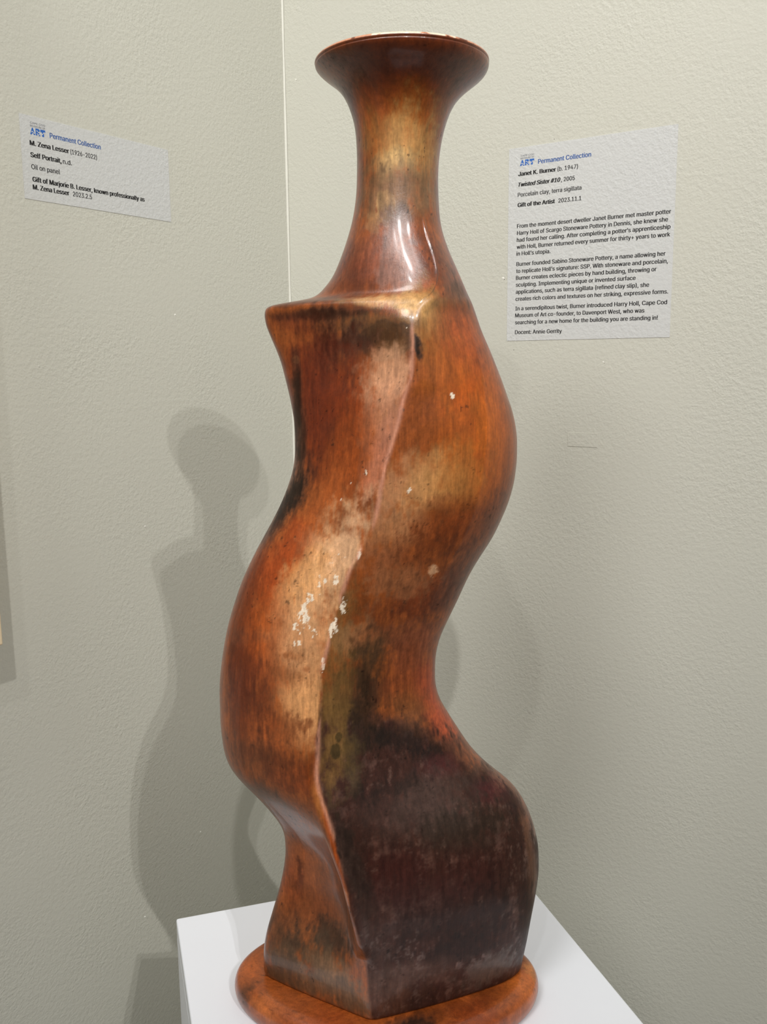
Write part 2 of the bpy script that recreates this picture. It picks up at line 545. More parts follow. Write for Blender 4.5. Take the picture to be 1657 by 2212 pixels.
# slip patches; some paint in sheen on ridge and shoulder, others shade under flare and ledge: centre x, y, z (mm), half width, half height, lean, colour, opacity, edge hardness, raggedness, face
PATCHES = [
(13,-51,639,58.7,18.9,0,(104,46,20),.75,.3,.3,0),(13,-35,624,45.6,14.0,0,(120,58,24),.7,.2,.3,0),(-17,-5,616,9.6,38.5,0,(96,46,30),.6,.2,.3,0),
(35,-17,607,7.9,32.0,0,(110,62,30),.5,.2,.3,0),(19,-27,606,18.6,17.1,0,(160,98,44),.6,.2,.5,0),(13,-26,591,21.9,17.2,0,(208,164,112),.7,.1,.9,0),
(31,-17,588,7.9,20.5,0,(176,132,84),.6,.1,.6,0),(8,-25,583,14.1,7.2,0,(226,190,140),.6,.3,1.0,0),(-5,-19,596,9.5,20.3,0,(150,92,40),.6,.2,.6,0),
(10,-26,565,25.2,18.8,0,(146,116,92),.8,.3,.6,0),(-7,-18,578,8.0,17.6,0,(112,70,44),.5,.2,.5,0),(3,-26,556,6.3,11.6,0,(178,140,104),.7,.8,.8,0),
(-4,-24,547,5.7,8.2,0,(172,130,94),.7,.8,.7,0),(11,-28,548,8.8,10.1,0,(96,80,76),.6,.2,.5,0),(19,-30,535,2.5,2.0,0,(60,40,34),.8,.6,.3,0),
(4,-33,524,34.6,20.3,0,(142,86,70),.75,.2,.5,0),(-24,-18,515,19.5,17.9,0,(118,62,42),.6,.2,.5,0),(11,-34,524,12.6,23.1,0,(176,140,132),.55,.3,.9,0),
(38,-29,516,12.7,20.4,0,(118,66,42),.7,.2,.5,0),(50,-22,502,8.1,14.9,0,(66,44,30),.55,.2,.5,0),(-36,-11,505,19.7,5.4,0,(150,92,66),.6,.2,.8,0),
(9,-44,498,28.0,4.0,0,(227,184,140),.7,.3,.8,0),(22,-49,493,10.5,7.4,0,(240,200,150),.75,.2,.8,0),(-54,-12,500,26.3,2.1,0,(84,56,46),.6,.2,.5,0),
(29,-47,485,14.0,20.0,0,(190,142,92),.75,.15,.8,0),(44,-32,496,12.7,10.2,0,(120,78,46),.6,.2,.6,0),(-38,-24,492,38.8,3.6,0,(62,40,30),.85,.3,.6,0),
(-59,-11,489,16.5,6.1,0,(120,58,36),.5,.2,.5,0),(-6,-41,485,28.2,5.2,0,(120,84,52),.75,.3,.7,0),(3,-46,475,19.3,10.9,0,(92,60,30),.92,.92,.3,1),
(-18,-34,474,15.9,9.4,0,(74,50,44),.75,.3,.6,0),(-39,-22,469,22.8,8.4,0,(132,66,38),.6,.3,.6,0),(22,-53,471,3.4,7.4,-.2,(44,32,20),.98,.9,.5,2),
(31,-48,472,8.7,10.0,0,(150,104,54),.6,.5,.5,0),(-55,-12,465,3.3,2.8,0,(208,146,102),.8,.9,.6,0),(-36,-25,444,26.1,36.1,0,(66,24,8),.95,.15,.5,1),  # last one, below the shoulder: dark slip with shade painted in
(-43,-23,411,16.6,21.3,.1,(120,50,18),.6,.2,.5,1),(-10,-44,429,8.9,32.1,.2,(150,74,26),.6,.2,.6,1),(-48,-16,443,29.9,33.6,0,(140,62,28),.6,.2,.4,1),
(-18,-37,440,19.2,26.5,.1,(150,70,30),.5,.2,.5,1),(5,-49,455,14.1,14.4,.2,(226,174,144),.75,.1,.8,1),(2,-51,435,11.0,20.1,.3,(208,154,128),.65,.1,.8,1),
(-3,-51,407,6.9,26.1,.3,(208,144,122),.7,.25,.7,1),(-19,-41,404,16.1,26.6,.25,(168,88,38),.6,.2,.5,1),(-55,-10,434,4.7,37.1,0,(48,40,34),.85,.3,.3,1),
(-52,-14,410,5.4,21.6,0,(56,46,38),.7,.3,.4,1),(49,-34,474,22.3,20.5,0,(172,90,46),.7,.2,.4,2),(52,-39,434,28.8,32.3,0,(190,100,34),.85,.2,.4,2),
(25,-51,438,12.5,31.6,.25,(160,92,50),.7,.2,.5,2),(71,-27,398,19.8,39.4,0,(186,104,36),.75,.2,.5,2),(43,-44,412,19.1,23.5,0,(176,104,48),.5,.2,.6,2),
(21,-50,387,19.1,16.1,.2,(222,174,130),.65,.05,.8,2),(43,-43,389,22.5,17.8,.2,(218,158,98),.5,.05,.6,2),(11,-50,361,22.4,14.7,.3,(206,156,120),.55,.05,.9,2),
(38,-40,362,22.8,15.0,.3,(150,78,38),.7,.2,.9,2),(69,-19,361,15.2,18.7,.4,(120,66,40),.7,.2,.5,2),(11,-44,336,26.1,18.0,.4,(160,96,62),.7,.3,.9,2),
(21,-32,312,26.8,18.5,.4,(130,66,36),.8,.3,.9,2),(47,-17,317,17.2,25.3,.5,(112,64,44),.75,.2,.5,2),(32,-33,332,4.7,5.5,0,(228,180,148),.85,.9,.7,2),
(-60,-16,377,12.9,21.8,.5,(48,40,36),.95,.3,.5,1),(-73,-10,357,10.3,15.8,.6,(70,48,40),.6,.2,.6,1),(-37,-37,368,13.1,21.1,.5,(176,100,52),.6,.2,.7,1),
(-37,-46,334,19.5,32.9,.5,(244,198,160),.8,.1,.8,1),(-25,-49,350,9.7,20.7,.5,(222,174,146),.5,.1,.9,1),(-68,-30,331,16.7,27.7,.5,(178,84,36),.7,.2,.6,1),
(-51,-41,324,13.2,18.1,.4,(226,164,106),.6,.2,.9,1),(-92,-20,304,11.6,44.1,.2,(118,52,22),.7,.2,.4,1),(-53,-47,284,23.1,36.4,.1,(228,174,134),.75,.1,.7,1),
(-81,-33,285,16.9,27.9,.1,(190,100,44),.6,.2,.6,1),(-95,-29,252,13.7,44.1,0,(112,50,20),.75,.2,.5,1),(-69,-43,260,18.4,18.4,0,(164,88,46),.6,.2,.9,1),
(-53,-50,245,18.2,24.4,0,(236,178,130),.75,.1,.7,1),(-74,-43,226,20.2,18.6,0,(176,98,54),.6,.2,.9,1),(-83,-39,205,30.7,14.1,0,(124,76,50),.6,.2,.8,1),
(-58,-52,201,23.4,12.3,-.3,(150,78,38),.7,.4,.9,1),(-79,-32,175,20.9,11.2,-.6,(120,78,56),.6,.2,.5,1),(-25,-52,315,7.1,14.9,.4,(150,108,70),.75,.3,.9,2),
(-29,-50,290,8.5,27.1,.2,(142,106,66),.7,.1,.9,2),(-21,-45,288,13.2,12.1,.2,(212,166,128),.45,.1,.8,2),(5,-31,287,30.4,9.3,0,(150,92,64),.7,.5,.8,2),
(21,-19,273,24.2,14.3,0,(146,90,66),.75,.4,.7,2),(-9,-37,281,10.1,10.8,0,(140,100,70),.6,.3,.6,2),(-14,-37,261,15.2,21.7,.2,(74,58,40),.7,.05,.8,2),
(-19,-40,237,18.6,24.9,0,(64,48,36),.75,.05,.8,2),(-30,-46,258,9.3,27.5,0,(146,108,66),.65,.1,.8,2),(-34,-51,216,11.3,30.7,0,(156,118,74),.7,.2,1.0,2),
(-24,-48,206,6.7,24.7,0,(92,74,48),.6,.3,.8,2),(-34,-52,215,4.0,6.1,0,(84,66,36),.8,.9,.5,2),(-32,-49,225,2.7,3.7,0,(84,66,36),.8,.9,.5,2),
(15,-20,261,17.3,22.3,.1,(150,84,54),.7,.2,.7,2),(30,-8,240,12.4,19.6,0,(176,88,58),.8,.25,.5,2),(18,-20,231,14.0,12.9,0,(140,90,56),.7,.3,.7,2),
(42,-8,213,12.2,16.5,-.6,(184,92,62),.8,.3,.6,2),(53,-4,198,14.5,10.0,-.6,(150,92,60),.7,.3,.8,2),(14,-26,215,20.9,9.6,-.5,(46,36,32),.65,.05,.9,2),
(39,-17,200,21.3,8.5,-.5,(44,34,32),.65,.05,.9,2),(69,-5,176,21.8,8.0,-.7,(42,34,33),.65,.05,.9,2),(90,-2,155,11.0,10.1,-.8,(60,36,34),.8,.3,.6,2),
(36,-23,191,15.8,7.1,-.4,(96,38,40),.6,.3,.9,2),(72,-11,167,16.2,8.6,-.5,(98,36,42),.6,.3,.9,2),(29,-36,170,31.2,19.1,0,(100,76,68),.55,.2,1.0,2),
(-1,-49,170,20.3,18.7,0,(84,58,50),.5,.2,.9,2),(54,-32,150,31.5,16.1,0,(66,54,44),.6,.2,.9,2),(19,-50,104,31.0,19.0,0,(104,72,66),.5,.2,1.0,2),
(7,-54,127,23.8,18.8,0,(82,38,34),.6,.2,.8,2),(51,-39,117,28.0,19.3,0,(80,40,34),.6,.2,.8,2),(-22,-61,141,6.7,37.0,-.3,(62,48,42),.7,.2,.7,2),
(103,-6,111,5.9,40.7,0,(120,72,36),.7,.3,.7,2),(100,-7,66,7.5,27.4,0,(66,40,30),.7,.3,.6,2),(48,-37,64,24.9,13.1,0,(62,40,36),.85,.6,.5,2),
(12,-47,51,42.2,9.7,0,(104,64,44),.6,.3,.8,2),(72,-23,39,22.0,10.1,0,(112,92,84),.6,.3,.9,2),(-2,-50,39,21.1,12.9,0,(106,62,36),.6,.3,.7,2),
(-56,-21,68,47.4,50.3,0,(126,80,50),.65,.05,.7,1),(-39,-59,182,5.3,18.3,-.3,(212,142,88),.8,.3,.5,1),(-33,-62,161,4.3,18.4,-.3,(186,96,40),.9,.4,.5,1),
(-26,-64,138,4.0,15.3,-.3,(180,96,58),.9,.4,.5,1),(-21,-64,121,6.0,7.4,0,(212,150,126),.85,.4,.5,1),(-17,-63,108,6.7,7.4,0,(56,46,40),.8,.3,.6,1),
(-61,-25,148,17.7,19.6,-.5,(150,88,52),.7,.2,.5,1),(-56,-17,116,18.1,23.3,-.4,(178,108,70),.8,.2,.6,1),(-71,-9,100,11.1,23.7,0,(160,86,50),.6,.2,.6,1),
(-61,-14,103,2.9,13.4,0,(110,56,30),.7,.5,.9,1),(-48,-20,86,21.8,16.7,-.2,(150,86,50),.7,.2,.6,1),(-75,-13,63,14.8,20.4,0,(120,76,52),.7,.2,.8,1),
(-64,-19,60,8.1,10.1,0,(74,60,48),.7,.3,.8,1),(-38,-32,69,17.9,9.9,-.2,(70,52,40),.75,.3,.8,1),(-47,-32,51,14.4,16.5,0,(104,84,68),.6,.3,.8,1),
(-71,-19,44,16.6,9.5,0,(148,112,88),.7,.3,.9,1),(-37,-39,45,17.8,13.1,0,(152,116,92),.75,.3,.9,1),(-79,-13,30,14.9,4.8,0,(84,62,50),.6,.3,.7,1),
(-25,-45,29,14.2,5.2,0,(90,66,52),.6,.3,.7,1),(-44,-34,35,39.6,13.2,0,(120,94,76),.7,.2,.8,1),(-75,-17,41,14.8,20.4,0,(104,76,58),.6,.2,.7,1),
(-82,-37,249,13.5,18.7,0,(104,46,18),.55,.2,.8,1),(-70,-46,208,20.2,9.3,0,(110,60,32),.6,.2,.8,1),(-69,-45,233,16.8,9.3,.2,(120,62,28),.5,.3,1.2,1),
(-63,-45,267,13.3,9.2,.2,(140,76,34),.45,.3,1.2,1),(12,-40,323,19.8,12.1,.3,(196,140,104),.4,.2,1.3,2),(-2,-50,344,12.9,11.8,.3,(186,124,90),.4,.2,1.3,2),
(29,-40,347,19.7,12.1,.3,(118,60,28),.5,.2,1.2,2),(67,-30,428,9.8,26.9,0,(206,120,48),.4,.1,.8,2),(37,-46,457,18.8,17.3,0,(196,120,60),.4,.1,.9,2),
(6,-54,385,6.3,17.4,.3,(200,140,110),.4,.1,1.1,2),(0,-43,186,20.5,6.3,0,(46,34,30),.5,.3,1.0,2),(50,-38,86,42.4,19.5,0,(58,34,28),.6,.2,.9,2),
(-11,-56,75,10.3,28.5,0,(84,54,42),.5,.2,.9,2)]
FLAKES = [(-51.5,-45.0,304.5,7.2,18.2,0.3,0.9),(-48.6,-47.6,296.1,7.9,6.6,0.0,1.0),(-56.1,-45.7,287.7,3.3,4.9,0.0,0.8),(-25.1,-52.0,315.3,3.2,14.9,0.4,0.6),(-28.2,-51.5,304.5,2.6,12.0,0.3,0.6),(-39.2,-51.7,272.7,1.6,13.6,0.1,0.9),(-29.7,-51.5,300.3,4.6,12.0,0.2,0.6),(-37.5,-48.2,326.1,9.8,23.9,0.5,0.25),(-19.6,-45.0,384.3,6.4,17.7,0.3,0.25),(-16.2,-54.0,343.5,1.9,8.8,0.3,0.7),(-13.7,-47.7,390.3,3.2,17.6,0.3,0.3),(43.2,-44.0,443.1,2.2,3.5,0.0,0.6),(14.9,-52.6,384.9,2.2,2.9,0.0,0.6),(16.8,-52.7,483.3,4.3,2.8,0.0,0.6)]
DARK_EDGE = [(-29.0,252.3),(-13.3,234.3),(14.2,221.7),(39.8,203.1),(66.3,178.5),(90.2,155.7),(106.0,128.7)]   # x, z of the upper edge of the fumed face



def slip_paint(V, base, patches, seed, flakes=(), dark_edge=None):
    """Layered slip colours for the points V (mm): fuming clouds, brushed streaks, spatter and flakes, plus sheen and shade within the vase patches."""
    P = V.reshape(-1, 3)
    n = len(P)
    wob = P + 7.0 * (np.stack([fbm(P / 30.0, 3, seed + k) for k in (1, 2, 3)], 1) - .5)
    rag = 2.3 * (fbm(P / 9.0, 5, seed + 5, .62) - .5)
    fine = fbm(P * np.array([1, 1, .45]) / 2.6, 4, seed + 9, .65) - .5
    fine = 2.0 * fine
    streak = fbm(P * np.array([1, 1, .07]) / 2.2, 3, seed + 11) - .5
    streak = 1.8 * streak
    c = np.ones((n, 3)) * np.array(lin(base))
    # broad clouds of lighter and darker slip
    cl = fbm(P / 45.0, 4, seed + 20)
    c *= (0.78 + .44 * cl)[:, None]
    dark = np.array(lin((100, 52, 22)))
    k = sstep(.56, .74, fbm(P / 22.0, 5, seed + 31))[:, None] * .45
    c = c * (1 - k) + dark * k
    u = np.tile(np.arange(V.shape[1]) / (V.shape[1] / 4.0), V.shape[0])
    onR = sstep(.985, 1.015, u + .012 * rag + .008 * fine) * (1 - sstep(2.5, 2.9, u))
    onL = (1 - sstep(.985, 1.015, u + .012 * rag + .008 * fine)) + sstep(3.3, 3.6, u)
    if dark_edge:
        e = np.array(dark_edge)
        zb_ = np.interp(P[:, 0], e[:, 0], e[:, 1])
        t = sstep(-9, 7, zb_ - P[:, 2] + 13 * rag + 6 * streak) * onR * .97
        dk = np.array(lin((74, 43, 35))) * (.75 + .5 * fbm(P / 14.0, 4, seed + 71))[:, None]
        dk = dk + np.array(lin((120, 92, 84))) * (.30 * sstep(.52, .75, fbm(P / 7.0, 5, seed + 73, .65)))[:, None]
        dust = sstep(.54, .72, fbm(P * np.array([1, 1, .6]) / 2.4, 4, seed + 77, .65)) * sstep(.38, .62, fbm(P / 16.0, 3, seed + 79))
        dk = dk + np.array(lin((150, 122, 112))) * (.22 * dust)[:, None]
        c = c * (1 - t[:, None]) + dk * t[:, None]
    for (x, y, z, rh, rv, sl, rgb, al, hard, rg, face) in patches:
        dz = wob[:, 2] - z
        near = np.abs(dz) < rv * 2.2
        q = wob[near]
        dzz = q[:, 2] - z
        dh = np.sqrt((q[:, 0] - x - sl * dzz) ** 2 + (q[:, 1] - y) ** 2)
        d = np.sqrt((dh / rh) ** 2 + (dzz / rv) ** 2)
        d = d + rg * (.9 * rag[near] + .75 * fine[near] * (rg > .45) + .5 * streak[near] * (1 - hard))
        w = .72 * (1 - hard)
        t = al * (1 - sstep(1 - w - .04, 1 + w + .04, d))
        t = t * (1 if face == 0 else (onL if face == 1 else onR)[near])
        c[near] = c[near] * (1 - t[:, None]) + np.array(lin(rgb)) * t[:, None]
    # burnishing streaks, dark pin spots
    c *= (1 + .34 * streak + .34 * fine)[:, None]
    sp = sstep(.735, .80, fbm(P / 2.1, 3, seed + 44)) * sstep(.45, .62, fbm(P / 28.0, 3, seed + 45))
    c *= (1 - .55 * sp)[:, None]
    c = np.array((.95, 1.03, .95)) * np.clip(c, 0.0005, 1) ** 1.25
    rough = .33 + .05 * rag + .06 * fine
    lum = c @ np.array([.3, .6, .1])
    rough += .14 * (1 - sstep(.02, .07, lum))
    # flakes where the slip has lifted off pale clay
    fn = fbm(P * np.array([1, 1, .55]) / 3.4, 4, seed + 60, .6)
    fm = np.zeros(n)
    for (x, y, z, rh, rv, sl, dn) in flakes:
        dzz = P[:, 2] - z
        dh = np.sqrt((P[:, 0] - x - sl * dzz) ** 2 + (P[:, 1] - y) ** 2)
        d = np.sqrt((dh / rh) ** 2 + (dzz / rv) ** 2)
        fm = np.maximum(fm, dn * (1 - sstep(.35, 1.15, d)))
    fl_ = sstep(.0, .035, fm * .30 + fn - .72)
    fl_ *= fm > .02
    c = c * (1 - fl_[:, None]) + np.array(lin((240, 222, 198))) * fl_[:, None]
    rough = np.clip(rough + .15 * fl_, .2, .8)
    col4 = np.ones((n, 4)); col4[:, :3] = np.clip(c, .002, .95)
    fin = np.ones((n, 4)); fin[:, 0] = rough
    smoky = 1 - sstep(.012, .05, lum)
    fin[:, 1] = .34 * (1 - .85 * smoky)
    fin[:, 2] = .5 * (1 - .45 * smoky)
    return col4, fin


def paint_vase(V):
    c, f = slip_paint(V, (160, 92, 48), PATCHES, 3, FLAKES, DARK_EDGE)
    P = V.reshape(-1, 3)
    # the front arris, with a thin pink highlight painted along its length
    u = np.tile(np.arange(V.shape[1]) / (V.shape[1] / 4.0), V.shape[0])
    ridge_glint = np.exp(-((u - 1.0 - .01 * np.sin(P[:, 2] / 11)) / .016) ** 2) * sstep(120, 190, P[:, 2]) * (1 - sstep(478, 490, P[:, 2]))
    ridge_glint *= sstep(.36, .56, fbm(P / np.array([4, 4, 22]), 4, 83)) * .7
    c[:, :3] = c[:, :3] * (1 - ridge_glint[:, None]) + np.array(lin((214, 150, 122))) * ridge_glint[:, None]
    # worn pale lip
    lv = np.zeros(V.shape[:2]); lv[-70:-63] = 1
    lv = lv.ravel()
    ragged = fbm(P / 5.0, 4, 91)
    t = lv * sstep(.28, .40, ragged)
    pale = np.where((np.abs(P[:, 0] - 22) < 26)[:, None] & (ragged > .42)[:, None], lin((236, 212, 186)), lin((206, 142, 108)))
    c[:, :3] = c[:, :3] * (1 - t[:, None]) + pale * t[:, None]
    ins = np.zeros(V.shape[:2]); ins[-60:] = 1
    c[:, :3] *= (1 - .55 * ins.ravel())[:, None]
    # comb marks round the base
    return {'slip': c, 'finish': f}


FOOT_PATCHES = [(18, -62, 16, 17, 14, 0, (58, 42, 36), .9, .4, .6, 0), (-100, -14, 14, 8, 8, 0, (96, 58, 34), .8, .4, .8, 0),
                (-88, -34, 18, 12, 7, 0, (200, 122, 70), .7, .3, .8, 0), (-104, 8, 18, 16, 6, 0, (196, 110, 52), .7, .2, .7, 0),
                (98, -12, 16, 16, 9, 0, (206, 122, 62), .8, .3, .8, 0), (60, -50, 16, 20, 9, 0, (150, 72, 34), .6, .2, .6, 0),
                (-50, -58, 16, 24, 9, 0, (168, 84, 44), .6, .2, .8, 0), (-72, -42, 20, 22, 5, 0, (176, 104, 66), .6, .3, .8, 0),
                (104, 4, 17, 8, 6, 0, (222, 150, 88), .7, .4, .9, 0), (-30, -64, 12, 8, 4, 0, (210, 140, 90), .7, .5, .9, 0)]


def paint_foot(V):
    c, f = slip_paint(V, (170, 96, 50), FOOT_PATCHES, 57)
    return {'slip': c, 'finish': f}


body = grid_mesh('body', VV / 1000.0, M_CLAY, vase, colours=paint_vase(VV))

# ---- the cushion-shaped foot under it
FC = np.array([(-114.5, 10), (3, -76), (110.5, 6), (0, 86)], float)


def foot_section(scale):
    u = np.arange(256) / 64.0
    k = np.floor(u).astype(int) % 4
    t = (u - np.floor(u))[:, None]
    c = FC.mean(0)
    Cn = FC
    # closed quadratic B-spline through pushed-out corners, blended with an ellipse
    P = np.zeros((256, 2))
    for i in range(256):
        kk = int(round(u[i])) % 4
        tt = u[i] - round(u[i]) + .5
        A = (Cn[(kk + 3) % 4] + Cn[kk]) / 2; B = (Cn[kk] + Cn[(kk + 1) % 4]) / 2
        P[i] = (1 - tt) ** 2 * A + 2 * tt * (1 - tt) * Cn[kk] + tt * tt * B
    ang = np.pi + u * np.pi / 2
    ell = np.stack([-2 + 113.6 * np.cos(ang), 2 + 75 * np.sin(ang)], 1)
    # spline pulled out so that its corners touch the control corners
    P = c + (P - c) * np.array([113.6 / np.abs(P[:, 0] - c[0]).max(), 75 / np.abs(P[:, 1] - c[1]).max()])
    P = .22 * ell + .78 * P
    return c + (P - c) * scale


FR = []
for inset, z in ((.30, .0), (.045, .0), (.022, 1.2), (.008, 4.0), (.0, 8.5), (.006, 13), (.022, 16.8), (.055, 19.6), (.10, 21.2), (.15, 21.6), (.6, 21.6)):
    FR.append((1 - inset, z))
fs = np.array(FR)
tt = np.linspace(0, len(fs) - 1, 90)
sc = np.interp(tt, np.arange(len(fs)), fs[:, 0]); zz = np.interp(tt, np.arange(len(fs)), fs[:, 1])
for _ in range(12):
    sc[1:-1] = .25 * sc[:-2] + .5 * sc[1:-1] + .25 * sc[2:]; zz[1:-1] = .25 * zz[:-2] + .5 * zz[1:-1] + .25 * zz[2:]
FV = np.array([np.concatenate([foot_section(a), np.full((256, 1), min(b, 21.45))], 1) for a, b in zip(sc, zz)])
foot = grid_mesh('foot', FV / 1000.0, M_CLAY, vase, colours=paint_foot(FV))
foot['label'] = 'orange-brown rounded clay foot'

# ------------------------------------------------------------------ wall labels
M_PAPER = wall_material('label_paper', (204, 205, 203), 0.42, 0.02)
M_INK = plain('black_print', (26, 26, 28), 0.6, 0.05)
M_GREYINK = plain('grey_print', (50, 50, 52), 0.6, 0.05)
M_BLUE = plain('blue_print', (40, 100, 182), 0.6, 0.05)
M_PALEINK = plain('pale_grey_print', (158, 160, 166), 0.6, 0.05)
LABEL_T = 0.00035


# Blender's own interface typeface, if this build ships it; else the built-in font
import os
from mathutils.geometry import delaunay_2d_cdt
try:
    FONT = bpy.data.fonts.load(os.path.join(bpy.utils.system_resource('DATAFILES', path='fonts'), 'Inter.woff2'))
except Exception:
    FONT = None


def text_geo(s, bold=0.0, shear=0.0):
    cu = bpy.data.curves.new('t', 'FONT')
    cu.body = s
    cu.size = 1.0
    if FONT:
        cu.font = FONT
    cu.resolution_u = 4
    cu.fill_mode = 'NONE'
    cu.shear = shear
    o = bpy.data.objects.new('t', cu)
    col.objects.link(o)
    bpy.context.view_layer.update()
    me = bpy.data.meshes.new_from_object(o.evaluated_get(bpy.context.evaluated_depsgraph_get()))
    # triangulate the outlines and keep the triangles that lie inside by the even-odd rule
    r = delaunay_2d_cdt([p.co.to_2d() for p in me.vertices], [tuple(e.vertices) for e in me.edges], [], 0, 1e-6)
    v = np.array([(p.x, p.y, 0.0) for p in r[0]])
    tri = np.array([tuple(p) for p in r[2]])
    co = np.array([p.co[:2] for p in me.vertices])
    ed = np.array([tuple(e.vertices) for e in me.edges])
    a, b = co[ed[:, 0]], co[ed[:, 1]]
    lo, hi = np.minimum(a[:, 0], b[:, 0]), np.maximum(a[:, 0], b[:, 0])
    cen = v[tri].mean(1)
    keep = np.zeros(len(tri), bool)
    order = np.argsort(cen[:, 0])
    for ch in np.array_split(order, max(1, len(order) // 60)):
        x = cen[ch, 0]
        m = (hi >= x.min()) & (lo <= x.max())
        A, B_ = a[m], b[m]
        dx = B_[:, 0] - A[:, 0]
        cross = (A[None, :, 0] > x[:, None]) != (B_[None, :, 0] > x[:, None])
        yy = A[None, :, 1] + (x[:, None] - A[None, :, 0]) / np.where(dx == 0, 1, dx)[None, :] * (B_ - A)[None, :, 1]
        keep[ch] = ((cross & (yy > cen[ch, 1][:, None])).sum(1) % 2) == 1
    f = [tuple(int(q) for q in p) for p in tri[keep]]
    if bold:                                   # heavier strokes: the glyphs printed again a hair to either side
        n = len(v)
        v = np.concatenate([v + np.array((k * bold, 0, 0)) for k in (-1, 0, 1)])
        f = [tuple(i + k * n for i in p) for k in range(3) for p in f]
    bpy.data.objects.remove(o)
    bpy.data.curves.remove(cu)
    bpy.data.meshes.remove(me)
    return v, f


CAP = text_geo('H')[0][:, 1].max()


def print_line(parent, s, x0, x1, base, cap, mat, bold=0.0, shear=0.0, top=0.0):
    """One printed line: x0..x1 mm across and its baseline mm below the label's top edge."""
    v, f = text_geo(s, bold, shear)
    a, b = v[:, 0].min(), v[:, 0].max()
    x = (v[:, 0] - a) / (b - a) * (x1 - x0) + x0
    z = top + base + v[:, 1] * cap / CAP
    vv = np.stack([x / 1000, np.full(len(x), -LABEL_T - 0.00006), z / 1000], 1)
    # wind the faces to look into the room (-y)
    return mesh_obj('lettering', vv, f, mat, parent)


def art_logo(parent, x0, x1, base, h, top):
    """The block-letter ART mark with pale waves running across it."""
    w = (x1 - x0) / 3.0
    y = -LABEL_T - 0.00006
    polys = [[(0, 0), (.42 * w, h), (.60 * w, h), (1.0 * w, 0), (.68 * w, 0), (.60 * w, .2 * h), (.42 * w, .2 * h), (.34 * w, 0)],
             [(1.08 * w, 0), (1.08 * w, h), (1.75 * w, h), (1.95 * w, .78 * h), (1.80 * w, .45 * h), (2.0 * w, 0), (1.62 * w, 0), (1.45 * w, .34 * h), (1.38 * w, .34 * h), (1.38 * w, 0)],
             [(2.32 * w, 0), (2.32 * w, .62 * h), (2.03 * w, .62 * h), (2.03 * w, h), (3 * w, h), (3 * w, .62 * h), (2.72 * w, .62 * h), (2.72 * w, 0)]]
    for pl in polys:
        vv = [((x0 + px) / 1000, y, (top + base + pz) / 1000) for px, pz in pl]
        mesh_obj('logo_letter', vv, [tuple(range(len(vv)))], M_BLUE, parent)
    for k, (a, b, z0) in enumerate(((.25, .95, .30), (1.25, 2.0, .55), (1.3, 2.0, .18), (2.1, 2.95, .42))):
        pts = []
        for i in range(13):
            t = i / 12
            pts.append((x0 + (a + (b - a) * t) * w, base + h * (z0 + .13 * math.sin(t * 6.3 + k) + .10 * t)))
        vv = [((p[0]) / 1000, y - 0.00005, (top + p[1] + d) / 1000) for d in (-.07 * h, .07 * h) for p in pts]
        ff = [(i, i + 1, i + 14, i + 13) for i in range(12)]
        mesh_obj('logo_wave', vv, ff, M_PAPER, parent)


def wall_label(ang, x, z_top, w, h, label):
    o = box('wall_label', (0, w, -LABEL_T, 0, -h, 0), M_PAPER)
    o.location = CORNER + Vector((math.cos(ang), math.sin(ang), 0)) * x + Vector((0, 0, z_top))
    o.rotation_euler = (0, 0, ang)
    tag(o, label, 'label')
    return o


B = .045
lr = wall_label(ANG_R, -.3929 + .6618, CAM_Z + .1946, .1567, .1764,
                'tall printed paper label with long paragraphs of text on the wall')
BODY = [("From the moment desert dweller Janet Burner met master potter", 9.2, 153.7, -72.1), ("Harry Holl of Scargo Stoneware Pottery in Dennis, she knew she", 9.3, 151.3, -78.4),
        ("had found her calling. After completing a potter\u2019s apprenticeship", 9.2, 153.7, -84.7), ("with Holl, Burner returned every summer for thirty+ years to work", 9.2, 153.7, -91.1),
        ("in Holl\u2019s utopia.", 9.0, 43.7, -97.2), ("Burner founded Sabino Stoneware Pottery, a name allowing her", 9.2, 150.4, -106.8),
        ("to replicate Holl\u2019s signature: SSP. With stoneware and porcelain,", 9.0, 152.7, -113.2), ("Burner creates eclectic pieces by hand building, throwing or", 8.9, 143.1, -119.5),
        ("sculpting. Implementing unique or invented surface", 8.9, 124.8, -125.9), ("applications, such as terra sigillata (refined clay slip), she", 8.9, 137.1, -132.4),
        ("creates rich colors and textures on her striking, expressive forms.", 8.7, 154.0, -139.0), ("In a serendipitous twist, Burner introduced Harry Holl, Cape Cod", 8.6, 153.4, -148.0),
        ("Museum of Art co-founder, to Davenport West, who was", 8.6, 133.7, -154.4), ("searching for a new home for the building you are standing in!", 8.6, 145.8, -161.0),
        ("Docent: Annie Gerrity", 8.6, 56.6, -170.2)]
for s, a, b, z in BODY:
    print_line(lr, s, a, b, z, 3.65, M_INK, .024)
print_line(lr, "Permanent Collection", 29.5, 80.6, -16.6, 4.0, M_BLUE, .022)
print_line(lr, "Janet K. Burner", 9.7, 47.6, -25.3, 3.7, M_INK, B)
print_line(lr, "(b. 1947)", 48.8, 68.5, -25.3, 3.7, M_GREYINK, .020)
print_line(lr, "Twisted Sister #10", 9.8, 52.0, -34.8, 3.7, M_INK, B, .25)
print_line(lr, ", 2005", 52.6, 65.8, -34.9, 3.7, M_INK, .022)
print_line(lr, "Porcelain clay, terra sigillata", 9.6, 72.3, -43.9, 3.7, M_GREYINK, .020)
print_line(lr, "Gift of the Artist", 9.5, 47.1, -53.1, 3.7, M_INK, B)
print_line(lr, "2023.11.1", 50.3, 72.5, -53.1, 3.7, M_INK, .022)
art_logo(lr, 11.3, 25.7, -16.5, 5.2, 0)
print_line(lr, "CAPE COD", 12.0, 25.6, -8.3, 1.5, M_PALEINK, .02)
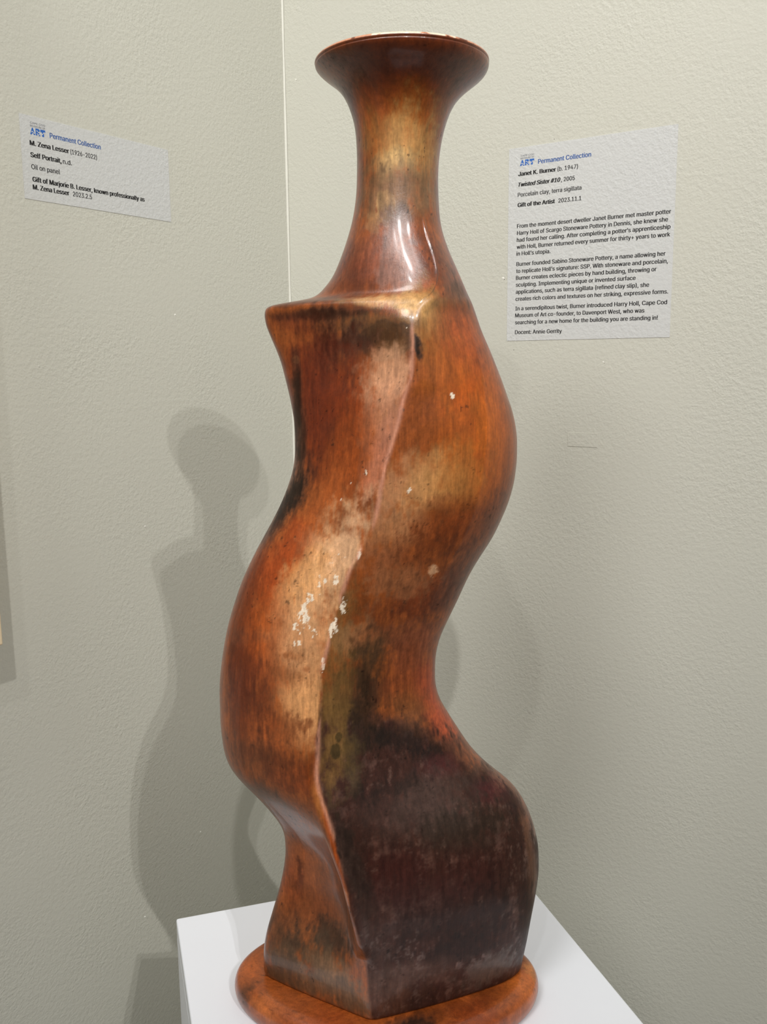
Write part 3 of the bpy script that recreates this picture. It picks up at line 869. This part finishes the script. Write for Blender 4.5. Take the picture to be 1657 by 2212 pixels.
print_line(lr, "MUSEUM OF", 12.0, 25.6, -10.6, 1.5, M_PALEINK, .02)

ll = wall_label(ANG_L, .4755 - .8088, CAM_Z + .1978, .1585, .0652,
                'short wide printed paper label with only six lines of text on the wall')
print_line(ll, "Permanent Collection", 27.7, 79.6, -13.7, 4.0, M_BLUE, .022)
print_line(ll, "M. Zena Lesser", 8.0, 46.1, -22.8, 3.8, M_INK, B)
print_line(ll, "(1926-2022)", 47.3, 74.9, -22.9, 3.8, M_GREYINK, .020)
print_line(ll, "Self Portrait,", 7.9, 37.8, -32.0, 3.8, M_INK, B)
print_line(ll, "n.d.", 39.0, 48.1, -32.0, 3.8, M_GREYINK, .020)
print_line(ll, "Oil on panel", 8.0, 35.5, -41.2, 3.8, M_GREYINK, .020)
print_line(ll, "Gift of Marjorie B. Lesser, known professionally as", 8.2, 126.7, -50.9, 3.8, M_INK, B)
print_line(ll, "M. Zena Lesser", 8.0, 43.6, -57.0, 3.8, M_INK, B)
print_line(ll, "2023.2.5", 47.1, 67.0, -57.0, 3.8, M_GREYINK, .020)
art_logo(ll, 9.1, 23.6, -14.3, 5.4, 0)
print_line(ll, "CAPE COD", 9.6, 23.9, -6.0, 1.5, M_PALEINK, .02)
print_line(ll, "MUSEUM OF", 9.6, 23.9, -8.3, 1.5, M_PALEINK, .02)

# ------------------------------------------------------------------ the picture on the left wall, its lower right corner just in view
M_CREAM = plain('cream_frame_paint', (226, 206, 172), 0.5, 0.06, 60)
M_CANVAS = plain('muted_canvas', (150, 128, 104), 0.7, 0.3, 14)
M_BACK = plain('raw_pine', (150, 120, 84), 0.7, 0.15, 50)
G = 0.045
pic = empty('framed_picture', CORNER + Vector((math.cos(ANG_L), math.sin(ANG_L), 0)) * (.3958 - .8088) + Vector((0, 0, CAM_Z - .2130)), ANG_L)
tag(pic, 'cream framed picture hanging on the wall below the short wide label', 'picture')
FW, FH, RB = .46, .62, .03
for lim in ((-FW, 0, -G, -.012, 0, RB), (-FW, 0, -G, -.012, FH - RB, FH), (-FW, -FW + RB, -G, -.012, RB, FH - RB), (-RB, 0, -G, -.012, RB, FH - RB)):
    box('frame_rail', lim, M_CREAM, pic, .0015)
box('canvas', (-FW + RB, -RB, -G + .008, -G + .014, RB, FH - RB), M_CANVAS, pic)
for lim in ((-FW + .03, -.03, -.012, 0, .03, .05), (-FW + .03, -.03, -.012, 0, FH - .05, FH - .03)):
    box('back_batten', lim, M_BACK, pic)

# ------------------------------------------------------------------ nail holes, chips and a painted-over patch on the walls
M_CHIP = plain('bare_plaster', (240, 238, 230), 0.8, 0.05)
M_HOLE = plain('nail_hole_dark', (70, 62, 52), 0.9, 0.1)


def chip(parent, x, z, r, mat, seed, flat=.0006, name='plaster_chip'):
    rr = np.random.RandomState(seed)
    n = 10
    v = [(x, -flat, z)]
    for k in range(n):
        a = k / n * 2 * math.pi
        q = r * (.7 + .5 * rr.rand())
        v.append((x + q * math.cos(a), 0.0002, z + q * .9 * math.sin(a)))
    f = [(0, 1 + k, 1 + (k + 1) % n) for k in range(n)]
    return mesh_obj(name, v, f, mat, parent, True)


for x, z, r in ((.2642, .0775, .0016), (.3661, -.0027, .0011), (.016, .2985, .0012)):
    chip(wr, x, CAM_Z + z, r, M_CHIP, int(x * 9999))
    chip(wr, x + .0012, CAM_Z + z - .0012, r * .5, M_HOLE, 5, .0003, 'nail_hole')
for x, z, r in ((.2764, .0094, .0007), (.3138, .1975, .0007), (.145, -.165, .0006)):
    chip(wr, x, CAM_Z + z, r, M_HOLE, 7, .0003, 'nail_hole')
for x, z, r in ((-.1753, .0462, .0013), (-.3313, -.0013, .0016), (-.2269, -.1536, .0009), (-.1734, -.4935, .0013), (-.2542, -.5474, .0010)):
    chip(wl, x, CAM_Z + z, r, M_CHIP if r < .0015 else M_WALL, int(-x * 9999), .0011)
box('repair_patch', (.3335, .3630, -.0004, .0, CAM_Z - .0812, CAM_Z - .0680), M_WALL, wr, .0003)
